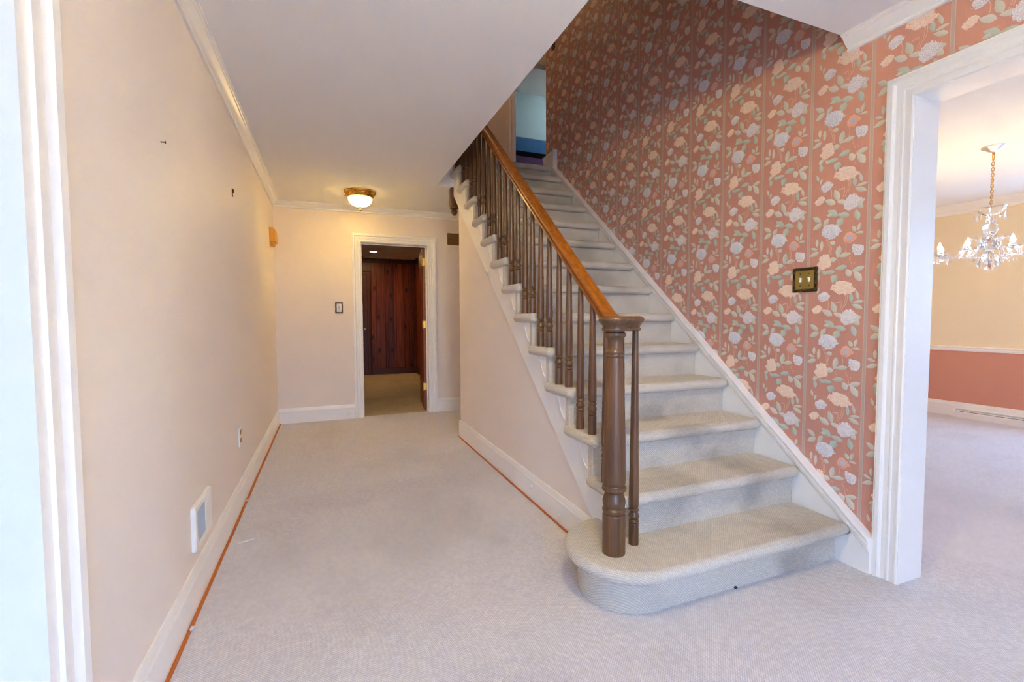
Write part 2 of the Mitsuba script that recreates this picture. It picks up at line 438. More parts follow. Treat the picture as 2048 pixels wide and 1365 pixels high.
# left wall with its wide doorway near the camera
YLJ = 1.119
wl = cut(box(XL - .15, XL, YF, YB + .1, 0, ZC + .02), box(XL - .3, XL + .1, -0.76, YLJ + .012, -.05, 2.062))
add('wall_left', wl, 'wall_paint')
struct('wall_left', 'long cream painted left wall of the hall', 'wall')
wb = cut(box(-0.66, 4.0, YB, YB + .12, 0, ZC + .02), box(.3772, 1.1632, YB - .1, YB + .3, -.05, 2.0465))
add('wall_back', wb, 'wall_paint')
struct('wall_back', 'cream painted wall at the end of the hall around the doorway', 'wall')

wr = cut(box(XR, XR + .08, YF, 4.62, 0, ZU), box(XR - .1, XR + .3, -0.76, 1.188, -.05, 2.064))
add('wall_right', wr, 'wallpaper')
struct('wall_right', 'tall stairwell wall in salmon floral striped wallpaper', 'wall')
wd = cut(box(XR + .08, XR + .145, YF, YDB + .1, 0, ZC + .02), box(XR - .05, XR + .3, -0.76, 1.188, -.05, 2.064))
add('wall_dining_left', wd, 'dining_paint')
struct('wall_dining_left', 'dining room side of the stairwell wall', 'wall')
DWIN = [(-.55, .35), (.50, 1.40), (1.55, 2.35)]
LWIN = [(1.3, 3.0)]  # unseen window, added for the daylight it sends towards the hall
add('wall_dining_right', cut(box(XD, XD + .1, YF, YDB + .1, 0, ZC + .02), *[box(XD - .1, XD + .2, a, b, .62, 2.12) for a, b in DWIN]), 'dining_paint')
struct('wall_dining_right', 'far dining room wall, cream above and salmon below the chair rail', 'wall')
add('wall_dining_back', box(XR + .1, XD + .1, YDB, YDB + .1, 0, ZC + .02), 'dining_paint')
struct('wall_dining_back', 'back wall of the dining room', 'wall')

# stair wall: the wall below the stringer, its end and the far side of the stairs' underside
LOW = lambda y: 0.143 + 0.850 * (y - 1.867)
YE = 4.33
sw = Polygon([(1.72, 0), (YE, 0), (YE, LOW(YE) + .03), (1.72 + .05, LOW(1.77) + .03), (1.72, 0.02)])
m1 = frame(extrude(sw, .10), (XS, 0, 0), (0, 1, 0), (0, 0, 1), (1, 0, 0))
m2 = box(XS, XR + .02, YE - .1, YE, 0, 2.25)
add('wall_stair', cat_([m1, m2]), 'wall_paint')
struct('wall_stair', 'cream painted wall closing the side of the stairs', 'wall')
add('wall_hall_right', box(3.9, 4.0, YE - .4, YB + .1, 0, ZC), 'wall_paint')
struct('wall_hall_right', 'wall at the end of the passage behind the stairs', 'wall')
add('wall_passage', box(XR, 4.0, YE - .1, YE, 0, ZC), 'wall_paint')
struct('wall_passage', 'side wall of the passage behind the stairs', 'wall')

# front wall with windows and an unseen door opening added as daylight fill (behind the camera)
fw = box(-4.2, XD + .1, YF - .15, YF, 0, ZC + .1)
openings = [(-3.9, -3.1, .9, 2.1), (-.45, .75, 0.02, 2.3)]
fw = cut(fw, *[box(a, b, YF - .3, YF + .1, c, d) for a, b, c, d in openings])
add('wall_front', fw, 'shell')
struct('wall_front', 'front wall of the house with its windows', 'wall')
for i, (a, b, c, d) in enumerate(openings):
    w = [box(a - .06, b + .06, YF, YF + .02, d, d + .08), box(a - .06, a, YF, YF + .02, c, d), box(b, b + .06, YF, YF + .02, c, d)]
    if c > .1:
        w += [box(a - .08, b + .08, YF, YF + .05, c - .03, c), box((a + b) / 2 - .02, (a + b) / 2 + .02, YF - .09, YF - .05, c, d), box(a, b, YF - .09, YF - .05, (c + d) / 2 - .02, (c + d) / 2 + .02)]
    add(f'window_{i + 1}', cat_(w), 'trim_paint')
    struct(f'window_{i + 1}', ['window of the room left of the hall', 'unseen front entrance opening of the hall, added as daylight fill'][i], 'window')
for i, (a, b) in enumerate(DWIN):
    c, d = .62, 2.12
    w = [box(XD - .02, XD, a - .06, b + .06, d, d + .08), box(XD - .02, XD, a - .06, a, c, d), box(XD - .02, XD, b, b + .06, c, d), box(XD - .05, XD, a - .08, b + .08, c - .03, c),
         box(XD + .05, XD + .09, (a + b) / 2 - .02, (a + b) / 2 + .02, c, d), box(XD + .05, XD + .09, a, b, (c + d) / 2 - .02, (c + d) / 2 + .02)]
    add(f'window_{i + 3}', cat_(w), 'trim_paint')
    struct(f'window_{i + 3}', ['side window of the dining room nearest the front wall', 'middle side window of the dining room', 'side window of the dining room nearest the register'][i], 'window')
for i, (a, b) in enumerate(LWIN):
    c, d = .5, 2.2
    w = [box(-4.1, -4.08, a - .06, b + .06, d, d + .08), box(-4.1, -4.08, a - .06, a, c, d), box(-4.1, -4.08, b, b + .06, c, d), box(-4.1, -4.05, a - .08, b + .08, c - .03, c),
         box(-4.19, -4.15, (a + b) / 2 - .02, (a + b) / 2 + .02, c, d), box(-4.19, -4.15, a, b, (c + d) / 2 - .02, (c + d) / 2 + .02)]
    add(f'window_{i + 6}', cat_(w), 'trim_paint')
    struct(f'window_{i + 6}', 'unseen side window added for daylight in the room left of the hall', 'window')
add('wall_living', cat_([cut(box(-4.2, -4.1, YF, 4.1, 0, ZC), *[box(-4.3, -4.0, a, b, .5, 2.2) for a, b in LWIN]), box(-4.2, -0.6, 4.0, 4.1, 0, ZC)]), 'wall_paint')
struct('wall_living', 'walls of the room left of the hall', 'wall')

# den (wood panelled room)
YD2 = 9.955
add('wall_den_back', box(-1.0, 2.2, YD2, YD2 + .1, 0, 2.41), 'dark_wood')
struct('wall_den_back', 'dark wood plank wall at the end of the panelled room', 'wall')
ed = [.862, .967, 1.144, 1.367, 1.533, 1.636, 1.771]
for i in range(6):
    add(f'wall_den_back__{num("plank", i)}', bevel(ed[i] + .002, ed[i + 1] - .002, YD2 - .018, YD2 + .01, .10, 2.33, .004), 'plank_wood')
add('wall_den_back__frieze', bevel(-.9, 1.78, YD2 - .03, YD2 + .01, 2.312, 2.405, .004), 'dark_wood')
add('wall_den_back__baseboard', bevel(.862, 1.78, YD2 - .032, YD2 + .01, 0, .128, .004), 'dark_wood')
XDR = 1.783
add('wall_den_right', box(XDR, XDR + .1, YB + .12, YD2 + .1, 0, 2.41), 'dark_wood')
struct('wall_den_right', 'dark wood plank wall on the right of the panelled room', 'wall')
yy = YD2 - .02
for i in range(14):
    w = (.165, .21, .14, .19)[i % 4]
    add(f'wall_den_right__{num("plank", i)}', bevel(XDR - .018, XDR + .01, yy - w + .002, yy - .002, .10, 2.33, .004), 'plank_wood')
    yy -= w
add('wall_den_right__frieze', bevel(XDR - .03, XDR + .01, yy, YD2 - .01, 2.30, 2.405, .004), 'dark_wood')
add('wall_den_right__baseboard', bevel(XDR - .032, XDR + .01, yy, YD2 - .02, 0, .128, .004), 'dark_wood')
add('wall_den_left', box(-1.0, -0.9, YB + .1, YD2 + .1, 0, 2.41), 'dark_wood')
struct('wall_den_left', 'dark wood wall on the left of the panelled room', 'wall')
add('wall_den_front', cut(box(-1.0, 1.9, YB + .12, YB + .14, 0, 2.41), box(.36, 1.19, YB, YB + .3, -.1, 2.06)), 'dark_wood')
struct('wall_den_front', 'inner face of the wall between hall and panelled room', 'wall')

# upper floor shell
add('wall_upper_back', cut(box(-0.8, 5.4, UPW, UPW + .12, LAND - .1, ZU), box(2.507, 3.30, UPW - .1, UPW + .3, LAND, LAND + 2.02)), 'upper_paint')
struct('wall_upper_back', 'cream wall across the upper hall', 'wall')
add('wall_upper_front', box(-0.8, XR, YO0 - .12, YO0, LAND - .1, ZU), 'upper_paint')
struct('wall_upper_front', 'upper wall above the front edge of the stairwell', 'wall')
add('wall_upper_left', box(-0.8, -0.68, YO0 - .12, UPW + .1, LAND - .1, ZU), 'upper_paint')
struct('wall_upper_left', 'left wall of the upper hall', 'wall')
add('wall_upper_right', cat_([box(5.3, 5.4, 4.4, 8.0, LAND - .1, ZU), box(XR + .08, 5.4, 4.50, 4.62, LAND - .1, ZU)]), 'upper_paint')
struct('wall_upper_right', 'right end of the upper hall', 'wall')
add('floor_upper', cat_([box(-0.8, XO - .02, YO0, UPW, LAND - .006, LAND - .001), box(XO - .02, 5.4, YO1 + .05, UPW, LAND - .08, LAND - .001), box(-.8, 5.4, UPW, 8.0, LAND - .1, LAND)]), 'carpet')
struct('floor_upper', 'carpeted floor of the upper hall', 'carpet floor')
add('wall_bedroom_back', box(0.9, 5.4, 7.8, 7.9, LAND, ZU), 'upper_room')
struct('wall_bedroom_back', 'blue bedroom wall with painted shade band, dark border and purple lower part', 'wall')
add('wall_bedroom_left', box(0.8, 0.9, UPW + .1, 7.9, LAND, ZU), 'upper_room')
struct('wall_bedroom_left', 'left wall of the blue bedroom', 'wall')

# ------------------------------------------------------------------ trim of the setting
add('baseboard_left', run(BASE, (XL, YLJ + .13, 0), (XL, YB, 0), (1, 0, 0)), 'trim_paint', 20)
struct('baseboard_left', 'white moulded baseboard along the left wall', 'baseboard')
add('baseboard_back', cat_([run(BASE, (XL, YB, 0), (.2871, YB, 0), (0, -1, 0)), run(BASE, (1.2454, YB, 0), (3.9, YB, 0), (0, -1, 0))]), 'trim_paint', 20)
struct('baseboard_back', 'white baseboard on both sides of the end doorway', 'baseboard')
add('baseboard_stair', cat_([run(BASE, (XS, 1.80, 0), (XS, YE + .015, 0), (-1, 0, 0)), run(BASE, (XS - .015, YE, 0), (XR, YE, 0), (0, 1, 0))]), 'trim_paint', 20)
struct('baseboard_stair', 'white baseboard along the stair wall', 'baseboard')
add('baseboard_dining', run(BASE, (XD, YF, 0), (XD, YDB, 0), (-1, 0, 0)), 'trim_paint', 20)
struct('baseboard_dining', 'white baseboard of the far dining room wall', 'baseboard')
cz = ZC - .0667
add('trim_1', cat_([run(CROWN, (XL, YF, cz), (XL, YB, cz), (1, 0, 0)), run(CROWN, (XL, YB, cz), (3.9, YB, cz), (0, -1, 0))]), 'trim_paint', 25)
struct('trim_1', 'white crown moulding along the left and end walls', 'crown moulding')
add('trim_2', run(CROWN, (XR, YF, cz), (XR, YO0, cz), (-1, 0, 0)), 'trim_paint', 25)
struct('trim_2', 'white crown moulding above the dining room opening', 'crown moulding')
big = [(a * 1.6, b * 1.6) for a, b in CROWN]
add('trim_3', cat_([run(big, (XD, YF, ZC - .1067), (XD, YDB, ZC - .1067), (-1, 0, 0)), run(big, (XR + .145, YDB, ZC - .1067), (XD, YDB, ZC - .1067), (0, -1, 0))]), 'trim_paint', 25)
struct('trim_3', 'white crown moulding of the dining room', 'crown moulding')
RAILP = [(0, 0), (.010, 0), (.014, .012), (.020, .016), (.020, .034), (.026, .040), (.026, .050), (.012, .055), (0, .055)]
add('trim_4', run(RAILP, (XD, YF, .758), (XD, YDB, .758), (-1, 0, 0)), 'trim_paint', 25)
struct('trim_4', 'white chair rail on the far dining room wall', 'chair rail')
add('trim_5', bevel(XL + .015, XL + .028, YLJ + .13, YB - .02, 0.0, .007, .002), 'tack_wood')
struct('trim_5', 'thin orange wood strip between carpet and left baseboard', 'wood strip')
add('trim_6', bevel(XS - .027, XS - .015, 1.83, YE + .01, 0.0, .007, .002), 'tack_wood')
struct('trim_6', 'thin orange wood strip between carpet and stair wall baseboard', 'wood strip')

# door_1: doorway to the panelled room, with its open leaf
yb0 = YB - .002
add('door_1__casing', casing(CASING, [(.3872 - .005, 0), (.3872 - .005, 2.0365 + .005), (1.1532 + .005, 2.0365 + .005), (1.1532 + .005, 0)], (1, 0, 0), (0, 0, 1), (0, -1, 0)), 'trim_paint', 20)
scene['door_1__casing']['to_world'] = T().translate([0, YB, 0])
dl, dr_, dz = .3872, 1.1532, 2.0365
jam = [box(dl - .02, dl, YB - .004, YB + .14, 0, dz), box(dr_, dr_ + .02, YB - .004, YB + .14, 0, dz), box(dl - .02, dr_ + .02, YB - .004, YB + .14, dz, dz + .018),
       box(dl, dl + .010, YB + .07, YB + .09, 0, dz - .01), box(dr_ - .010, dr_, YB + .07, YB + .09, 0, dz - .01), box(dl, dr_, YB + .07, YB + .09, dz - .012, dz)]
add('door_1__jamb', cat_(jam), 'trim_paint')
struct('door_1', 'white cased doorway at the end of the hall with its dark door opened inwards', 'door')
ang = math.radians(7.0)
leafM = T().translate([1.137, YB + .145, 0]).rotate([0, 0, 1], -math.degrees(ang))
lf = [bevel(-.017, .018, 0, .76, .012, 2.03, .003)]
for z0, z1 in ((.25, .95), (1.15, 1.85)):
    for y0, y1 in ((.12, .34), (.42, .64)):
        lf.append(bevel(-.023, 0, y0, y1, z0, z1, .006))
add('door_1__leaf', cat_(lf), 'leaf_wood', to_world=leafM)
labels['door_1__leaf'] = {'label': 'dark wood door leaf standing open'}
for i, z in enumerate((1.86, 1.08, .30)):
    hm = cat_([lathe([(.007, -.05), (.007, .05)], 10, (-.022, -.006, z)), box(-.014, .016, -.002, 0, z - .045, z + .045)])
    add(f'door_1__leaf__{num("hinge", i)}', hm, 'brass', to_world=leafM)

# door_2: closed dark door in the far plank wall
add('door_2__leaf', cat_([bevel(.04, .785, YD2 - .02, YD2 + .01, .01, 2.06, .003), *[bevel(a, b, YD2 - .028, YD2, c, d, .008) for a, b in ((.14, .38), (.46, .71)) for c, d in ((.2, .9), (1.1, 1.95))]]), 'dark_wood')
add('door_2__casing', casing([(0, 0), (0, .03), (.02, .034), (.05, .03), (.075, .038), (.075, 0)], [(.035, 0), (.035, 2.065), (.787, 2.065), (.787, 0)], (1, 0, 0), (0, 0, 1), (0, -1, 0)), 'dark_wood', 20, to_world=T().translate([0, YD2, 0]))
add('door_2__knob', lathe([(.012, 0), (.012, .02), (.026, .03), (.028, .045), (.018, .058)], 14), 'brass', 30, to_world=T().translate([.725, YD2 - .02, .95]).rotate([1, 0, 0], 90))
struct('door_2', 'closed dark wood door in the far plank wall', 'door')

# door_3: wide opening on the left near the camera; door_4: opening to the dining room; door_5: upper doorway
jl = [box(XL - .165, XL + .004, YLJ, YLJ + .02, 0, 2.07), box(XL - .165, XL + .004, -.77, -.75, 0, 2.07), box(XL - .165, XL + .004, -.77, YLJ + .02, 2.05, 2.07)]
add('door_3__jamb', cat_(jl), 'trim_paint')
add('door_3__casing', casing(CASING_WIDE, [(-.75, 0), (-.75, 2.055), (YLJ, 2.055), (YLJ, 0)], (0, 1, 0), (0, 0, 1), (1, 0, 0)), 'trim_paint', 20, to_world=T().translate([XL, 0, 0]))
struct('door_3', 'white cased opening at the left edge of the hall', 'door')
jr = [box(XR - .010, XR + .16, 1.178, 1.198, 0, 2.0537), box(XR - .010, XR + .16, -.77, -.75, 0, 2.0537), box(XR - .010, XR + .16, -.77, 1.198, 2.0537, 2.073)]
add('door_4__jamb', cat_(jr), 'trim_paint')
CC = [(-.75, 0), (-.75, 2.0565), (1.181, 2.0565), (1.181, 0)]
add('door_4__casing', casing(CASING, CC, (0, 1, 0), (0, 0, 1), (-1, 0, 0)), 'trim_paint', 20, to_world=T().translate([XR, 0, 0]))
add('door_4__dining_casing', casing(CASING, CC, (0, 1, 0), (0, 0, 1), (1, 0, 0)), 'trim_paint', 20, to_world=T().translate([XR + .145, 0, 0]))
struct('door_4', 'white cased opening from the hall to the dining room', 'door')
add('door_5__casing', casing(CASING, [(2.51, LAND), (2.51, LAND + 2.02), (3.30, LAND + 2.02), (3.30, LAND)], (1, 0, 0), (0, 0, 1), (0, -1, 0)), 'trim_paint', 20, to_world=T().translate([0, UPW, 0]))
add('door_5__jamb', cat_([box(2.487, 2.507, UPW, UPW + .13, LAND, LAND + 2.02), box(3.3, 3.32, UPW, UPW + .13, LAND, LAND + 2.02), box(2.487, 3.32, UPW, UPW + .13, LAND + 2.02, LAND + 2.04)]), 'trim_paint')
struct('door_5', 'white cased doorway at the top of the stairs into a blue room', 'door')

# ------------------------------------------------------------------ staircase
tag('staircase', 'carpeted staircase with white stringer rising beside the floral wallpaper', 'staircase')
XT0 = 1.181      # face of the stringer
NOSE, TH = 0.052, 0.056


def tread_mesh(i):
    """carpeted tread: a slab with half-round nosings on the front and the open left side"""
    y0, y1, z1 = Y1 + RUN * (i - 1) - NOSE, Y1 + RUN * i + .03, RISE * i
    r = TH / 2
    ms = []
    for x, y in ((XT0 - .042 + r, y0 + r), (SKIRT - .004 - r, y0 + r), (XT0 - .042 + r, y1 - r), (SKIRT - .004 - r, y1 - r)):
        ms.append(m3.Manifold.sphere(r, 24).translate((x, y, z1 - r)))
    return tri(m3.Manifold.batch_hull(ms))


def bull_plan(r):
    k = r - .193
    c = shapely.affinity.scale(Point(1.157, 1.617).buffer(r, 32), 1.0, (.193 + 1.3 * k) / r)
    rect = sbox(1.157, 1.617 - .193 - 1.3 * k, SKIRT, 1.69)
    return unary_union([c, rect])


for i in range(1, 14):
    if i == 1:
        plan0 = bull_plan(.247)
        layers, z0 = [], RISE - TH
        rings = []
        for k in range(9):
            a = -math.pi / 2 + math.pi * k / 8
            inset = .028 * (1 - math.cos(a))
            q = plan0.buffer(-inset, 16).intersection(sbox(0, 0, SKIRT - .004 - inset * .6, 3))
            rings.append((z0 + TH / 2 + TH / 2 * math.sin(a), q))
        # loft through equal samplings of the nested outlines
        secs = []
        for z, q in rings:
            ring = q.exterior
            pts = np.array(ring.coords)[:-1]
            ring = shapely.geometry.LinearRing(pts if shapely.geometry.LinearRing(pts).is_ccw else pts[::-1])
            # start each ring at the front right corner
            c = np.array(ring.coords)[:-1]
            j = int(np.argmax(c[:, 0] - c[:, 1]))
            c = np.roll(c, -j, 0)
            ring = shapely.geometry.LinearRing(c)
            j2 = int(np.argmax(c[:, 0] + c[:, 1]))
            L1 = ring.project(Point(*c[j2]))
            s = np.concatenate([np.linspace(0, L1, 12, endpoint=False), np.linspace(L1, ring.length, 120, endpoint=False)])
            secs.append([(ring.interpolate(t).x, ring.interpolate(t).y, z) for t in s])
        mesh = loft(secs)
        add('staircase__tread', mesh, 'stair_carpet', 35)
    else:
        add(f'staircase__{num("tread", i - 1)}', tread_mesh(i), 'stair_carpet', 35)
add('staircase__landing_nosing', tri(m3.Manifold.batch_hull([m3.Manifold.sphere(TH / 2, 24).translate((x, y, LAND - TH / 2)) for x in (XT0 - .014, SKIRT - .03) for y in (Y1 + RUN * 13 - NOSE + TH / 2, Y1 + RUN * 13 + .16)])), 'stair_carpet', 35)
for i in range(14):
    zt = (RISE * (i + 1) if i < 13 else LAND) - TH + .01
    if i == 0:
        mesh = extrude(bull_plan(.193).intersection(sbox(0, 0, SKIRT - .002, 3)), RISE - TH + .012)
        add('staircase__riser', mesh, 'stair_carpet', 35)
    else:
        add(f'staircase__{num("riser", i)}', bevel(XT0 - .015, SKIRT - .002, Y1 + RUN * i - .003, Y1 + RUN * i + .040, RISE * i - .03, zt, .004), 'stair_carpet')
# white stringer below the treads, open side
pts = [(Y1 + RUN + .002, 0.0)]
up = []
for i in range(1, 14):
    up += [(Y1 + RUN * i + .004, RISE * i - .02), (Y1 + RUN * i + .004, (RISE * (i + 1) if i < 13 else LAND) - TH + .012)]
top_y = Y1 + RUN * 13 + .16
poly = Polygon([(Y1 + RUN + .004, .04)] + up + [(top_y, LAND - TH + .012), (top_y, LOW(top_y))] + [(1.72, LOW(1.72)), (1.72, .0), (Y1 + RUN + .004, 0)])
poly = poly.buffer(0)
add('staircase__stringer', frame(extrude(poly, XS + .02 - XT0), (XT0, 0, 0), (0, 1, 0), (0, 0, 1), (1, 0, 0)), 'trim_paint')
labels['staircase__stringer'] = {'label': 'white painted stringer under the treads'}
SC = [(.038, 0), (.185, 0), (.185, .006), (.165, .010), (.145, .016), (.125, .028), (.112, .046), (.100, .068), (.088, .090), (.074, .108), (.060, .118), (.048, .121), (.046, .138), (.038, .138)]
for i in range(1, 13):
    yr, zb_ = Y1 + RUN * i, RISE * (i + 1) - TH + .003
    pl = Polygon([(yr + d, zb_ - h) for d, h in SC]).buffer(0)
    bead = tube([(XT0 - .0115, yr + d, zb_ - h) for d, h in SC[2:-2]], .0032, 6)
    add(f'staircase__{num("scroll_bracket", i - 1)}', cat_([frame(extrude(pl, .013), (XT0 - .0115, 0, 0), (0, 1, 0), (0, 0, 1), (1, 0, 0)), bead]), 'trim_paint')
# skirt board on the wallpaper wall
cap = lambda y: 0.162 + 0.828 * (y - 1.277)
ysk0, ysk1 = 1.2765, 4.360
sk = Polygon([(ysk0, 0), (ysk0, cap(ysk0)), (ysk1, cap(ysk1)), (ysk1, LAND + .15), (4.62, LAND + .15), (4.62, LAND - .1), (4.45, LAND - .1), (1.55, 0)])
add('staircase__skirt_board', frame(extrude(sk, XR + .002 - SKIRT), (SKIRT, 0, 0), (0, 1, 0), (0, 0, 1), (1, 0, 0)), 'trim_paint')
labels['staircase__skirt_board'] = {'label': 'white sloping skirt board with moulded cap'}
capp = [(0, -.060), (.006, -.060), (.011, -.052), (.011, -.042), (.017, -.036), (.017, -.024), (.012, -.019), (.012, -.013), (.023, -.006), (.023, .003), (.018, .006), (0, .006)]
c0, c1 = np.array((SKIRT, ysk0, cap(ysk0))), np.array((SKIRT, ysk1, cap(ysk1)))
add('staircase__skirt_board__cap', cat_([run(capp, c0, c1, (-1, 0, 0)), box(SKIRT - .012, XR, ysk1 - .004, ysk1 + .018, cap(ysk1) - .02, LAND + .165), box(SKIRT - .010, XR, ysk1, 4.62, LAND + .13, LAND + .152)]), 'trim_paint', 25)

# ------------------------------------------------------------------ stair railing
tag('stair_railing', 'dark turned wood stair railing with newel post and sloping handrail', 'railing')
BX = 1.1815
RSLOPE = 0.850
RTOP = lambda y: 1.7486 + RSLOPE * (y - 2.439)     # top of the handrail above y
NX, NY = 1.066, 1.554
newel = [(.046, 0), (.046, .160), (.044, .165), (.041, .168), (.044, .172), (.0470, .178), (.0470, .186), (.043, .190), (.041, .193), (.0435, .200), (.0460, .212), (.0455, .222), (.042, .236), (.038, .250), (.0375, .256), (.041, .260), (.0480, .265), (.0490, .271), (.0480, .277), (.042, .281), (.041, .285), (.0445, .292), (.0462, .303), (.0462, .330), (.0445, .42), (.041, .56), (.0375, .69), (.0345, .785), (.0335, .800), (.036, .803), (.037, .808), (.0345, .812), (.0345, .818), (.037, .821), (.0365, .826), (.0310, .832), (.0295, .845), (.0295, .862), (.0315, .872), (.0360, .880), (.0415, .886), (.0425, .893), (.0400, .899), (.0330, .902), (.0330, .915)]
add('stair_railing__newel_post', lathe([(r, z + RISE - .004) for r, z in newel], 40, (NX, NY, 0)), 'turned_wood', 40)
# newel cap and the level turn of the handrail that joins it
capplan = unary_union([Point(NX, NY).buffer(.066, 32), LineString([(NX, NY), (1.140, 1.562)]).buffer(.058, 24), Point(1.148, 1.565).buffer(.052, 24), LineString([(1.155, 1.587), (1.18, 1.68)]).buffer(.036, 16)])
lay = [(1.107, -.016), (1.112, -.013), (1.117, -.013), (1.118, -.018), (1.122, -.017), (1.128, -.016), (1.136, -.010), (1.142, -.004), (1.148, -.001), (1.154, 0), (1.159, -.003), (1.163, -.008), (1.166, -.018)]
lay = [(z - .008, q) for z, q in lay]
lz, lo = np.array(lay).T
fine = np.linspace(0, len(lay) - 1, 30)
levels = [(float(np.interp(f, range(len(lay)), lz)), capplan.buffer(float(np.interp(f, range(len(lay)), lo)), 16)) for f in fine]
add('stair_railing__newel_cap', loft_rings(levels, lambda x, y: y, 200), 'turned_wood', 30)
# handrail
hw = .033
prof = [(-.020, -.060), (.020, -.060), (.021, -.050), (.026, -.047), (.027, -.040), (.022, -.036), (.024, -.030), (.032, -.024), (.0345, -.016), (.0325, -.007), (.024, -.0015), (.012, 0), (-.012, 0), (-.024, -.0015), (-.0325, -.007), (-.0345, -.016), (-.032, -.024), (-.024, -.030), (-.022, -.036), (-.027, -.040), (-.026, -.047), (-.021, -.050)]
path = [(1.630, 1.156), (1.680, 1.156), (1.715, 1.158), (1.740, 1.164)]
for y in (1.775, 1.82, 2.0, 2.4, 2.8, 3.2, 3.6, 4.0, 4.46):
    path.append((y, RTOP(y)))
P = np.array(path)
tg = np.gradient(P, axis=0)
tg /= np.linalg.norm(tg, axis=1, keepdims=True)
secs = [[(BX + .004 + a, y - t[1] * b, z + t[0] * b) for a, b in prof] for (y, z), t in zip(P, tg)]
add('stair_railing__handrail', loft(secs), 'rail_wood', 40)
labels['stair_railing__handrail'] = {'label': 'golden brown moulded handrail'}


def baluster(h):
    p = [(.0205, -.004), (.0205, .088), (.0185, .091), (.0170, .093), (.0205, .096), (.0218, .100), (.0205, .104), (.0170, .107), (.0185, .111), (.0220, .117), (.0222, .123), (.0195, .131), (.0165, .138), (.0160, .141), (.0195, .144), (.0218, .148), (.0195, .152), (.0165, .155), (.0180, .159), (.0200, .164), (.0206, .172), (.0204, .20)]
    for k in range(1, 6):
        f = k / 5
        p.append((.0204 - .0079 * f, .20 + (h - .20) * f))
    return lathe(p, 20)


def rail_bottom(y):
    return RTOP(y) - .060 / math.cos(math.atan(RSLOPE)) + .010


spots = [(1.184, 1.582, RISE, 1.102 - RISE)]
for i in range(2, 14):
    for off in (.0275, .1400):
        y = Y1 + RUN * (i - 1) + off
        spots.append((BX, y, RISE * i, max(rail_bottom(y), 1.105 if y < 1.715 else 0) - RISE * i))
cache = {}
for k, (x, y, z, h) in enumerate(spots):
    q = round(h, 3)
    if q not in cache:
        cache[q] = mikit.ply(baluster(h), 'turned_wood', 40)
    scene[f'stair_railing__{num("baluster", k)}'] = {**cache[q], 'to_world': T().translate([x, y, z])}
# upper newel at the landing edge, its turned drop hanging below the ceiling
drop = [(.004, 0), (.012, .004), (.026, .020), (.034, .036), (.030, .050), (.020, .058), (.034, .064), (.044, .070), (.044, .080), (.036, .086), (.040, .092)]
un = cat_([lathe([(r, z + 2.168) for r, z in drop], 24, (1.195, 4.50, 0)), bevel(1.155, 1.235, 4.46, 4.54, 2.258, 3.72, .008), lathe([(.03, 3.72), (.055, 3.74), (.06, 3.76), (.04, 3.79), (.01, 3.80)], 24, (1.195, 4.5, 0))])
add('stair_railing__landing_newel', un, 'turned_wood', 30)
labels['stair_railing__landing_newel'] = {'label': 'dark upper newel with a turned drop below the ceiling'}

# ------------------------------------------------------------------ lamps
tag('ceiling_light', 'brass flush ceiling light with glowing ribbed glass bowl before the end doorway', 'ceiling light')
LX, LY = .341, 4.951
pan = [(.105, ZC - .055), (.118, ZC - .060), (.126, ZC - .056), (.132, ZC - .046), (.136, ZC - .036), (.140, ZC - .032), (.140, ZC - .026), (.148, ZC - .018), (.152, ZC - .010), (.152, ZC - .001)]
add('ceiling_light__pan', lathe(pan, 48, (LX, LY, 0)), 'brass', 35)
bowl = []
prof_b = [(.008, -.150), (.040, -.146), (.070, -.136), (.092, -.120), (.106, -.100), (.1135, -.078), (.115, -.056)]
n = 72
rings = []
for r, z in prof_b:
    rr = [r * (1 + (.022 if (j % 3 == 0) else -.012)) for j in range(n)]
    rings.append([(LX + rr[j] * math.cos(2 * math.pi * j / n), LY + rr[j] * math.sin(2 * math.pi * j / n), ZC + z) for j in range(n)])
add('ceiling_light__glass_bowl', loft(rings[:6]), 'bulb_glass', emitter={'type': 'area', 'radiance': rgb(HALL_LAMP)})
add('ceiling_light__glass_rim', loft([rings[5], rings[6]]), 'bulb_glass', emitter={'type': 'area', 'radiance': rgb([.05 * c for c in HALL_LAMP])})
labels['ceiling_light__glass_bowl'] = {'label': 'glowing ribbed glass bowl'}
add('ceiling_light__finial', lathe([(.003, -.192), (.009, -.188), (.012, -.180), (.008, -.172), (.005, -.168), (.012, -.162), (.016, -.156), (.010, -.148)], 16, (LX, LY, ZC)), 'brass', 35)
for k in range(3):
    a = 2 * math.pi * k / 3 - 1.45
    add(f'ceiling_light__{num("thumb_screw", k)}', lathe([(.004, 0), (.004, .012), (.008, .014), (.008, .02)], 10), 'brass', 30, to_world=T().translate([LX + .137 * math.cos(a), LY + .137 * math.sin(a), ZC - .034]).rotate([0, 0, 1], math.degrees(a)).rotate([0, 1, 0], 90))

# entrance lamp over the camera (outside the frame)
tag('entrance_lamp', 'brass and glass ceiling lamp of the entrance near the camera', 'ceiling light')
EX, EY = .62, .72
add('entrance_lamp__pan', lathe([(.09, -.03), (.15, -.02), (.16, -.001)], 40, (EX, EY, ZC)), 'brass', 35)
rings = [[(EX + r * math.cos(2 * math.pi * j / 40), EY + r * math.sin(2 * math.pi * j / 40), ZC + z) for j in range(40)] for r, z in ((.01, -.165), (.05, -.155), (.08, -.13), (.09, -.09), (.085, -.03))]
add('entrance_lamp__glass_bowl', loft(rings), 'bulb_glass', emitter={'type': 'area', 'radiance': rgb(FOYER)})

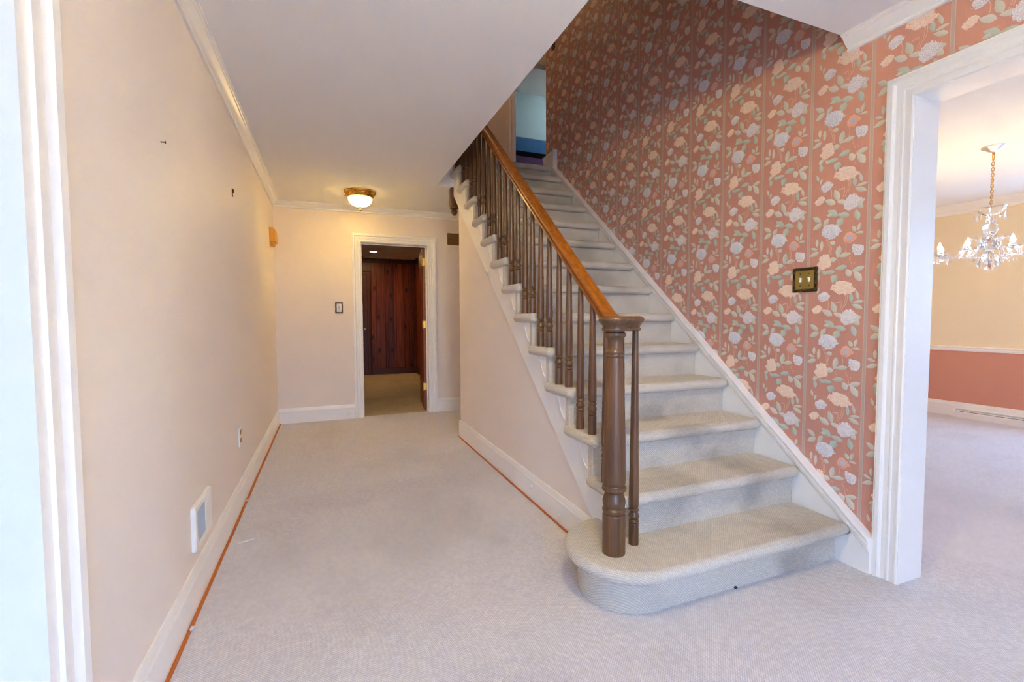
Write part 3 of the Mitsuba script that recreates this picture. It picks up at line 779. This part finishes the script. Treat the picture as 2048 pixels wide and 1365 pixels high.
# recessed light in the panelled room
tag('recessed_light', 'round recessed light in the ceiling of the panelled room', 'ceiling light')
rx, ry = .833, 8.931
ring = lathe([(.062, 0), (.085, 0), (.085, .008), (.062, .008)], 32)
add('recessed_light__trim_ring', cat_([trimesh.creation.annulus(.060, .086, .008)]), 'white_metal', to_world=T().translate([rx, ry, 2.396]))
add('recessed_light__lens', lathe([(.061, 2.393), (.061, 2.398)], 32, (rx, ry, 0)), 'bulb_glass', emitter={'type': 'area', 'radiance': rgb(DEN_LAMP)})
tag('ceiling_vent', 'small vent on the ceiling of the panelled room near the doorway', 'vent')
add('ceiling_vent', cat_([bevel(1.00, 1.20, 8.06, 8.20, 2.388, 2.4005, .003)] + [bevel(1.02, 1.18, 8.08 + .02 * k, 8.088 + .02 * k, 2.384, 2.39, .001) for k in range(6)]), 'white_metal')

# lamp in the upper hall and added glow standing in for the blue bedroom window light
tag('upper_hall_lamp', 'ceiling lamp of the upper hall', 'ceiling light')
add('upper_hall_lamp', lathe([(.01, -.12), (.07, -.11), (.11, -.07), (.12, -.001)], 24, (1.6, 5.2, ZU)), 'bulb_glass', emitter={'type': 'area', 'radiance': rgb(UPPER_LAMP)})
tag('bedroom_window_fill', 'added glowing body standing in for the window light of the blue bedroom', 'ceiling light')
add('bedroom_window_fill', lathe([(.01, -.12), (.10, -.11), (.16, -.07), (.18, -.001)], 24, (4.2, 7.0, ZU)), 'bulb_glass', emitter={'type': 'area', 'radiance': rgb(BED_FILL)})

# ------------------------------------------------------------------ chandelier in the dining room
tag('chandelier', 'crystal chandelier hanging on a brass chain in the dining room', 'chandelier')
CX, CY = 4.70, 1.94
add('chandelier__canopy', lathe([(.008, -.045), (.012, -.042), (.030, -.034), (.052, -.018), (.068, -.010), (.072, -.004), (.070, 0)], 32, (CX, CY, ZC)), 'chrome', 35)
hook = [(CX + .012 * math.sin(t), CY, ZC - .075 + .028 * math.cos(t)) for t in np.linspace(0, 2 * np.pi, 16, endpoint=False)]
add('chandelier__hook', cat_([tube(hook, .003, 6, True), lathe([(.006, -.058), (.010, -.05), (.006, -.042)], 12, (CX, CY, ZC))]), 'brass', 30)
zt, zb2, nl = ZC - .098, 1.985, 17
pitch = (zt - zb2) / nl
link = np.array([(.0075 * math.copysign(1, math.cos(t)) * abs(math.cos(t)) ** .8, 0, .016 * math.sin(t)) for t in np.linspace(0, 2 * np.pi, 14, endpoint=False)])
lk = tube(link, .0022, 5, True)
lply = mikit.ply(lk, 'brass', 40)
for k in range(nl):
    scene[f'chandelier__{num("chain_link", k)}'] = {**lply, 'to_world': T().translate([CX, CY, zt - pitch * (k + .5)]).rotate([0, 0, 1], 20 + 90 * (k % 2))}
bowl_p = [(.012, 1.918), (.030, 1.922), (.058, 1.940), (.080, 1.966), (.088, 1.995), (.085, 1.997), (.077, 1.969), (.056, 1.945), (.030, 1.928), (.012, 1.925)]
sec = [[(CX + r * math.cos(2 * math.pi * j / 36), CY + r * math.sin(2 * math.pi * j / 36), z) for r, z in bowl_p] for j in range(36)]
add('chandelier__top_bowl', loft(sec, True), 'crystal', 40)
col_p = [(.006, 1.500), (.020, 1.506), (.026, 1.520), (.018, 1.540), (.012, 1.552), (.030, 1.566), (.044, 1.590), (.046, 1.612), (.030, 1.636), (.018, 1.650), (.046, 1.664), (.060, 1.690), (.060, 1.712), (.040, 1.730), (.020, 1.744), (.016, 1.760), (.022, 1.772), (.036, 1.790), (.046, 1.815), (.044, 1.840), (.030, 1.860), (.016, 1.872), (.022, 1.884), (.014, 1.900), (.010, 1.985)]
add('chandelier__column', lathe(col_p, 12, (CX, CY, 0)), 'crystal')
arm_c = np.array([(.045, 1.70), (.075, 1.745), (.110, 1.750), (.140, 1.715), (.160, 1.660), (.190, 1.618), (.235, 1.606), (.275, 1.618), (.295, 1.636)])
tt = np.linspace(0, 1, len(arm_c))
from scipy.interpolate import CubicSpline
cs = CubicSpline(tt, arm_c)
ap = cs(np.linspace(0, 1, 22))
arm = tube([(r, 0, z) for r, z in ap], .0085, 6)
aply = mikit.ply(arm, 'crystal')
bob = [(.005, 1.630), (.020, 1.632), (.044, 1.642), (.050, 1.650), (.046, 1.652), (.020, 1.640), (.005, 1.638)]
bply = mikit.ply(lathe(bob, 14, (.295, 0, 0)), 'crystal')
sply = mikit.ply(lathe([(.011, 1.638), (.011, 1.672)], 12, (.295, 0, 0)), 'candle_white', 30)
blb = lathe([(.006, 1.670), (.013, 1.680), (.016, 1.692), (.013, 1.708), (.006, 1.724), (.002, 1.735)], 10, (.295, 0, 0))
eply = mikit.ply(blb, 'bulb_glass', True, emitter={'type': 'area', 'radiance': rgb(BULB)})


def prism(h=.055, w=.011):
    v = np.array([(0, 0, 0), (w, 0, -h * .68), (0, w * .55, -h * .68), (-w, 0, -h * .68), (0, -w * .55, -h * .68), (0, 0, -h)])
    top = trimesh.convex.convex_hull(v)
    s = trimesh.creation.icosphere(1, .005)
    s.apply_translation((0, 0, .007))
    return cat_([top, s])


pply = mikit.ply(prism(), 'crystal')
pl2 = mikit.ply(prism(.075, .013), 'crystal')
kp = 0
for k in range(8):
    a = math.degrees(math.atan2(-.372, .928)) + 247 + 45 * k
    M = T().translate([CX, CY, 0]).rotate([0, 0, 1], a)
    scene[f'chandelier__{num("arm", k)}'] = {**aply, 'to_world': M}
    scene[f'chandelier__{num("drip_pan", k)}'] = {**bply, 'to_world': M}
    scene[f'chandelier__{num("candle_sleeve", k)}'] = {**sply, 'to_world': M}
    scene[f'chandelier__{num("bulb", k)}'] = {**eply, 'to_world': M}
    for j in range(5):
        b = 2 * math.pi * j / 5 + .3
        scene[f'chandelier__{num("prism", kp)}'] = {**pply, 'to_world': M @ T().translate([.295 + .046 * math.cos(b), .046 * math.sin(b), 1.632])}
        kp += 1
for j in range(9):
    b = 2 * math.pi * j / 9
    scene[f'chandelier__{num("prism", kp)}'] = {**pl2, 'to_world': T().translate([CX + .082 * math.cos(b), CY + .082 * math.sin(b), 1.955]).rotate([0, 0, 1], math.degrees(b))}
    kp += 1
for j in range(8):
    b = 2 * math.pi * j / 8 + .2
    scene[f'chandelier__{num("prism", kp)}'] = {**pl2, 'to_world': T().translate([CX + .055 * math.cos(b), CY + .055 * math.sin(b), 1.600]).rotate([0, 0, 1], math.degrees(b))}
    kp += 1

# ------------------------------------------------------------------ small things on the walls
EXW = ((0, 1, 0), (0, 0, 1), (-1, 0, 0))          # on the right wall: local x along +y, y up, z off the wall
tag('light_switch', 'square double light switch with ornate dark brass border on the floral wallpaper', 'light switch')
pc, pz = 1.6325, 1.3405


def on_right(mesh, y=pc, z=pz):
    m = mesh.copy()
    m.apply_transform(np.array([[0, 0, -1, XR], [-1, 0, 0, y], [0, 1, 0, z], [0, 0, 0, 1]], float))
    return m


W2, H2 = .0635, .0610
ornate = []
rng = np.random.default_rng(5)
fr = cut(box(-W2, W2, -H2, H2, 0, .007), box(-W2 + .0145, W2 - .0145, -H2 + .0145, H2 - .0145, -.01, .02))
ornate.append(fr)
for sx, sy, L, hor in ((0, H2 - .007, W2, 1), (0, -H2 + .007, W2, 1), (W2 - .007, 0, H2, 0), (-W2 + .007, 0, H2, 0)):
    for k in range(13):
        t = -L + .007 + (2 * L - .014) * k / 12
        c = (sx + t, sy) if hor else (sx, sy + t)
        e = trimesh.creation.icosphere(1, 1.0)
        e.apply_scale((.0052, .0028, .003))
        e.apply_transform(trimesh.transformations.rotation_matrix((.7 if k % 2 else -.7) + (0 if hor else 1.57), (0, 0, 1)))
        e.apply_translation((c[0], c[1], .007))
        ornate.append(e)
add('light_switch__border', on_right(cat_(ornate)), 'antique_brass', 30)
add('light_switch__plate', on_right(bevel(-W2 + .013, W2 - .013, -H2 + .013, H2 - .013, 0, .006, .001)), 'plate_brass')
for k, x in enumerate((-.023, .023)):
    add(f'light_switch__{num("toggle", k)}', on_right(cat_([bevel(x - .0055, x + .0055, -.012, .012, .005, .0075, .0008), frame(bevel(-.0035, .0035, -.003, .003, 0, .012, .001), (x, .003, .006), (1, 0, 0), (0, .82, -.57), (0, .57, .82))])), 'candle_white')
    for q, z in enumerate((.030, -.030)):
        add(f'light_switch__{num("screw", 2 * k + q)}', on_right(lathe([(.0035, .005), (.0035, .0068), (.002, .0075)], 10, (x, z, 0))), 'slot_dark')
tag('upper_light_switch', 'small dark switch plate high on the floral wallpaper at the landing', 'light switch')
usw = cat_([bevel(-.035, .035, -.06, .06, 0, .007, .003), bevel(-.004, .004, -.010, .012, .006, .016, .001)])
add('upper_light_switch', on_right(usw, 4.441, 4.012), 'dark_frame')

tag('wall_switch', 'small white switch plate in a dark frame left of the end doorway', 'light switch')


def on_back(mesh, x, z):
    m = mesh.copy()
    m.apply_transform(np.array([[1, 0, 0, x], [0, 0, -1, YB], [0, 1, 0, z], [0, 0, 0, 1]], float))
    return m


sx0, sz0 = .136, 1.281
add('wall_switch__frame', on_back(cut(bevel(-.041, .041, -.0635, .0635, 0, .009, .002), box(-.026, .026, -.047, .047, -.01, .02)), sx0, sz0), 'dark_frame')
add('wall_switch__plate', on_back(bevel(-.028, .028, -.049, .049, 0, .006, .001), sx0, sz0), 'plastic_white')
add('wall_switch__toggle', on_back(cat_([bevel(-.006, .006, -.014, .014, .004, .009, .001), bevel(-.004, .004, .000, .012, .006, .018, .001)]), sx0, sz0), 'mesh_grey')
for q, z in enumerate((.031, -.031)):
    add(f'wall_switch__{num("screw", q)}', on_back(lathe([(.004, .004), (.004, .0075)], 8, (0, z, 0)), sx0, sz0), 'slot_dark')

tag('air_grille', 'tan louvred return air grille on the end wall right of the doorway', 'vent')
gx0, gx1, gz0, gz1 = 1.400, 1.565, 2.062, 2.208
add('air_grille__frame', cut(bevel(gx0 - .014, gx1 + .014, YB - .006, YB + .002, gz0 - .014, gz1 + .014, .002), box(gx0, gx1, YB - .02, YB + .01, gz0, gz1)), 'wall_paint')
add('air_grille__backing', box(gx0, gx1, YB - .001, YB + .003, gz0, gz1), 'slot_dark')
for k in range(10):
    z = gz0 + (k + .5) * (gz1 - gz0) / 10
    sl = box(-(gx1 - gx0) / 2, (gx1 - gx0) / 2, -.006, .006, -.0012, .0012)
    sl.apply_transform(trimesh.transformations.rotation_matrix(-.9, (1, 0, 0)))
    sl.apply_translation(((gx0 + gx1) / 2, YB - .003, z))
    add(f'air_grille__{num("slat", k)}', sl, 'grille_tan')

tag('door_chime', 'tan doorbell chime box high on the left wall in the corner', 'door chime')
ch = Polygon([(0, 0), (.050, 0), (.056, .006), (.056, .116), (.040, .138), (0, .138)])
add('door_chime__cover', frame(extrude(ch, .205), (XL, 5.225, 1.935), (1, 0, 0), (0, 0, 1), (0, 1, 0)), 'chime_tan')
add('door_chime__base', cat_([box(XL, XL + .04, 5.24, 5.415, 1.905, 1.938), box(XL, XL + .022, 5.245, 5.265, 1.895, 1.907)]), 'chime_tan')

tag('outlet_plate', 'small beige outlet plate low on the left wall', 'outlet')
add('outlet_plate__plate', bevel(XL - .002, XL + .007, 3.203, 3.290, .368, .492, .003), 'plastic_white')
for q, z in enumerate((.455, .405)):
    add(f'outlet_plate__{num("socket", q)}', bevel(XL, XL + .0085, 3.230, 3.264, z - .014, z + .014, .002), 'grille_tan')

tag('wall_register', 'white wall register with grey louvres low on the left wall', 'vent')
add('wall_register__frame', cut(bevel(XL - .002, XL + .018, 2.125, 2.400, .226, .405, .004), box(XL + .006, XL + .03, 2.155, 2.29, .252, .381)), 'white_metal')
add('wall_register__backing', box(XL + .004, XL + .007, 2.15, 2.295, .249, .384), 'slot_dark')
for k in range(10):
    y = 2.168 + k * .0125
    sl = box(-.005, .005, -.001, .001, .254, .379)
    sl.apply_transform(trimesh.transformations.rotation_matrix(.6, (0, 0, 1)))
    sl.apply_translation((XL + .011, y, 0))
    add(f'wall_register__{num("louvre", k)}', sl, 'mesh_grey')
add('wall_register__tape_scrap', cat_([bevel(XL - .001, XL + .006, 2.399, 2.445, .346, .357, .002), bevel(XL - .001, XL + .005, 2.399, 2.415, .332, .339, .002)]), 'white_metal')  # scraps of white tape stuck beside the register

tag('picture_hook', 'small dark picture hook high on the left wall near the corner', 'hook')
add('picture_hook', cat_([lathe([(.010, 0), (.013, .004), (.008, .01)], 12), box(-.009, .009, -.034, 0, 0, .004)]), 'dark_frame', to_world=T(np.array([[0, 0, 1, XL], [1, 0, 0, 3.268], [0, 1, 0, 1.930], [0, 0, 0, 1]], float).tolist()))
tag('wall_nail', 'tiny nail in the middle of the left wall', 'nail')
add('wall_nail', lathe([(.002, 0), (.002, .012), (.005, .0125), (.005, .014)], 8), 'dark_frame', to_world=T(np.array([[0, 0, 1, XL], [1, 0, 0, 1.946], [0, 1, 0, 1.760], [0, 0, 0, 1]], float).tolist()))

tag('door_bumper', 'small round white door bumper on the baseboard left of the end doorway', 'door stop')
add('door_bumper', lathe([(.020, 0), (.020, .006), (.012, .012)], 18), 'plastic_white', 30, to_world=T(np.array([[1, 0, 0, .213], [0, 0, -1, YB - .014], [0, 1, 0, .06], [0, 0, 0, 1]], float).tolist()))
for i, (y, z, w) in enumerate(((2.248, .046, 'nearer the bottom step'), (2.628, .085, 'farther from the bottom step'))):
    tag(num('baseboard_plug', i), 'small round white cap on the stair wall baseboard, the one ' + w, 'cap', 'caps on the stair wall baseboard')
    add(num('baseboard_plug', i), lathe([(.016, 0), (.016, .004), (.010, .008)], 18), 'plastic_white', 30, to_world=T(np.array([[0, 0, -1, XS - .014], [-1, 0, 0, y], [0, 1, 0, z], [0, 0, 0, 1]], float).tolist()))

tag('baseboard_register', 'long white slotted heating register at the foot of the dining room wall', 'vent')
hp = [(0, 0), (.055, 0), (.055, .062), (.040, .078), (.030, .098), (0, .098)]
ya, yb_ = 1.9, 3.018
add('baseboard_register__housing', run(hp, (XD - .014, ya, 0), (XD - .014, yb_, 0), (-1, 0, 0)), 'white_metal')
for k in range(26):
    y = ya + .02 + k * (yb_ - ya - .03) / 26
    add(f'baseboard_register__{num("slot", k)}', frame(box(0, .036, -.0028, .0028, -.001, .001), (XD - .014 - .0475, y, .0715), (0, 1, 0), (.72, 0, .69), (-.69, 0, .72)), 'slot_dark')
add('baseboard_register__grille', frame(box(0, yb_ - ya - .03, -.008, .008, -.001, .001), (XD - .014 - .0345, ya + .015, .089), (0, 1, 0), (.447, 0, .894), (-.894, 0, .447)), 'mesh_grey')

# loose bits on the carpet
rng = np.random.default_rng(3)
for i, (x, y, lab) in enumerate(((-0.491, 3.271, 'white carpet tuft on the wood strip beside the wall register'), (-0.488, 1.965, 'white carpet tuft on the wood strip nearest the camera'), (-0.447, 2.655, 'thin white carpet thread lying loose on the floor near the wall register'))):
    long = i == 2
    p = [(x + (.012 * k if long else .004 * math.sin(k * 2.1)), y + (.004 * k if long else .004 * k) + .003 * math.sin(k * 1.7), .008 + .004 * abs(math.sin(k * 1.3))) for k in range(7)]
    q = [(a + .005, b - .003, c + .003) for a, b, c in p[::-1]]
    key = num('carpet_tuft', i)
    tag(key, lab, 'carpet tuft', 'loose carpet tufts')
    add(key, cat_([tube(p, .0022, 5), tube(q, .0018, 5)]), 'plastic_white')
tag('crumb', 'small dark crumb on the carpet in front of the bottom step', 'crumb')
m = trimesh.creation.icosphere(2, .007)
m.vertices = m.vertices * (1 + .25 * np.sin(m.vertices[:, :1] * 900)) * (1, .8, .6) + np.array((1.59, 1.42, .004))
add('crumb', m, 'slot_dark', 40)
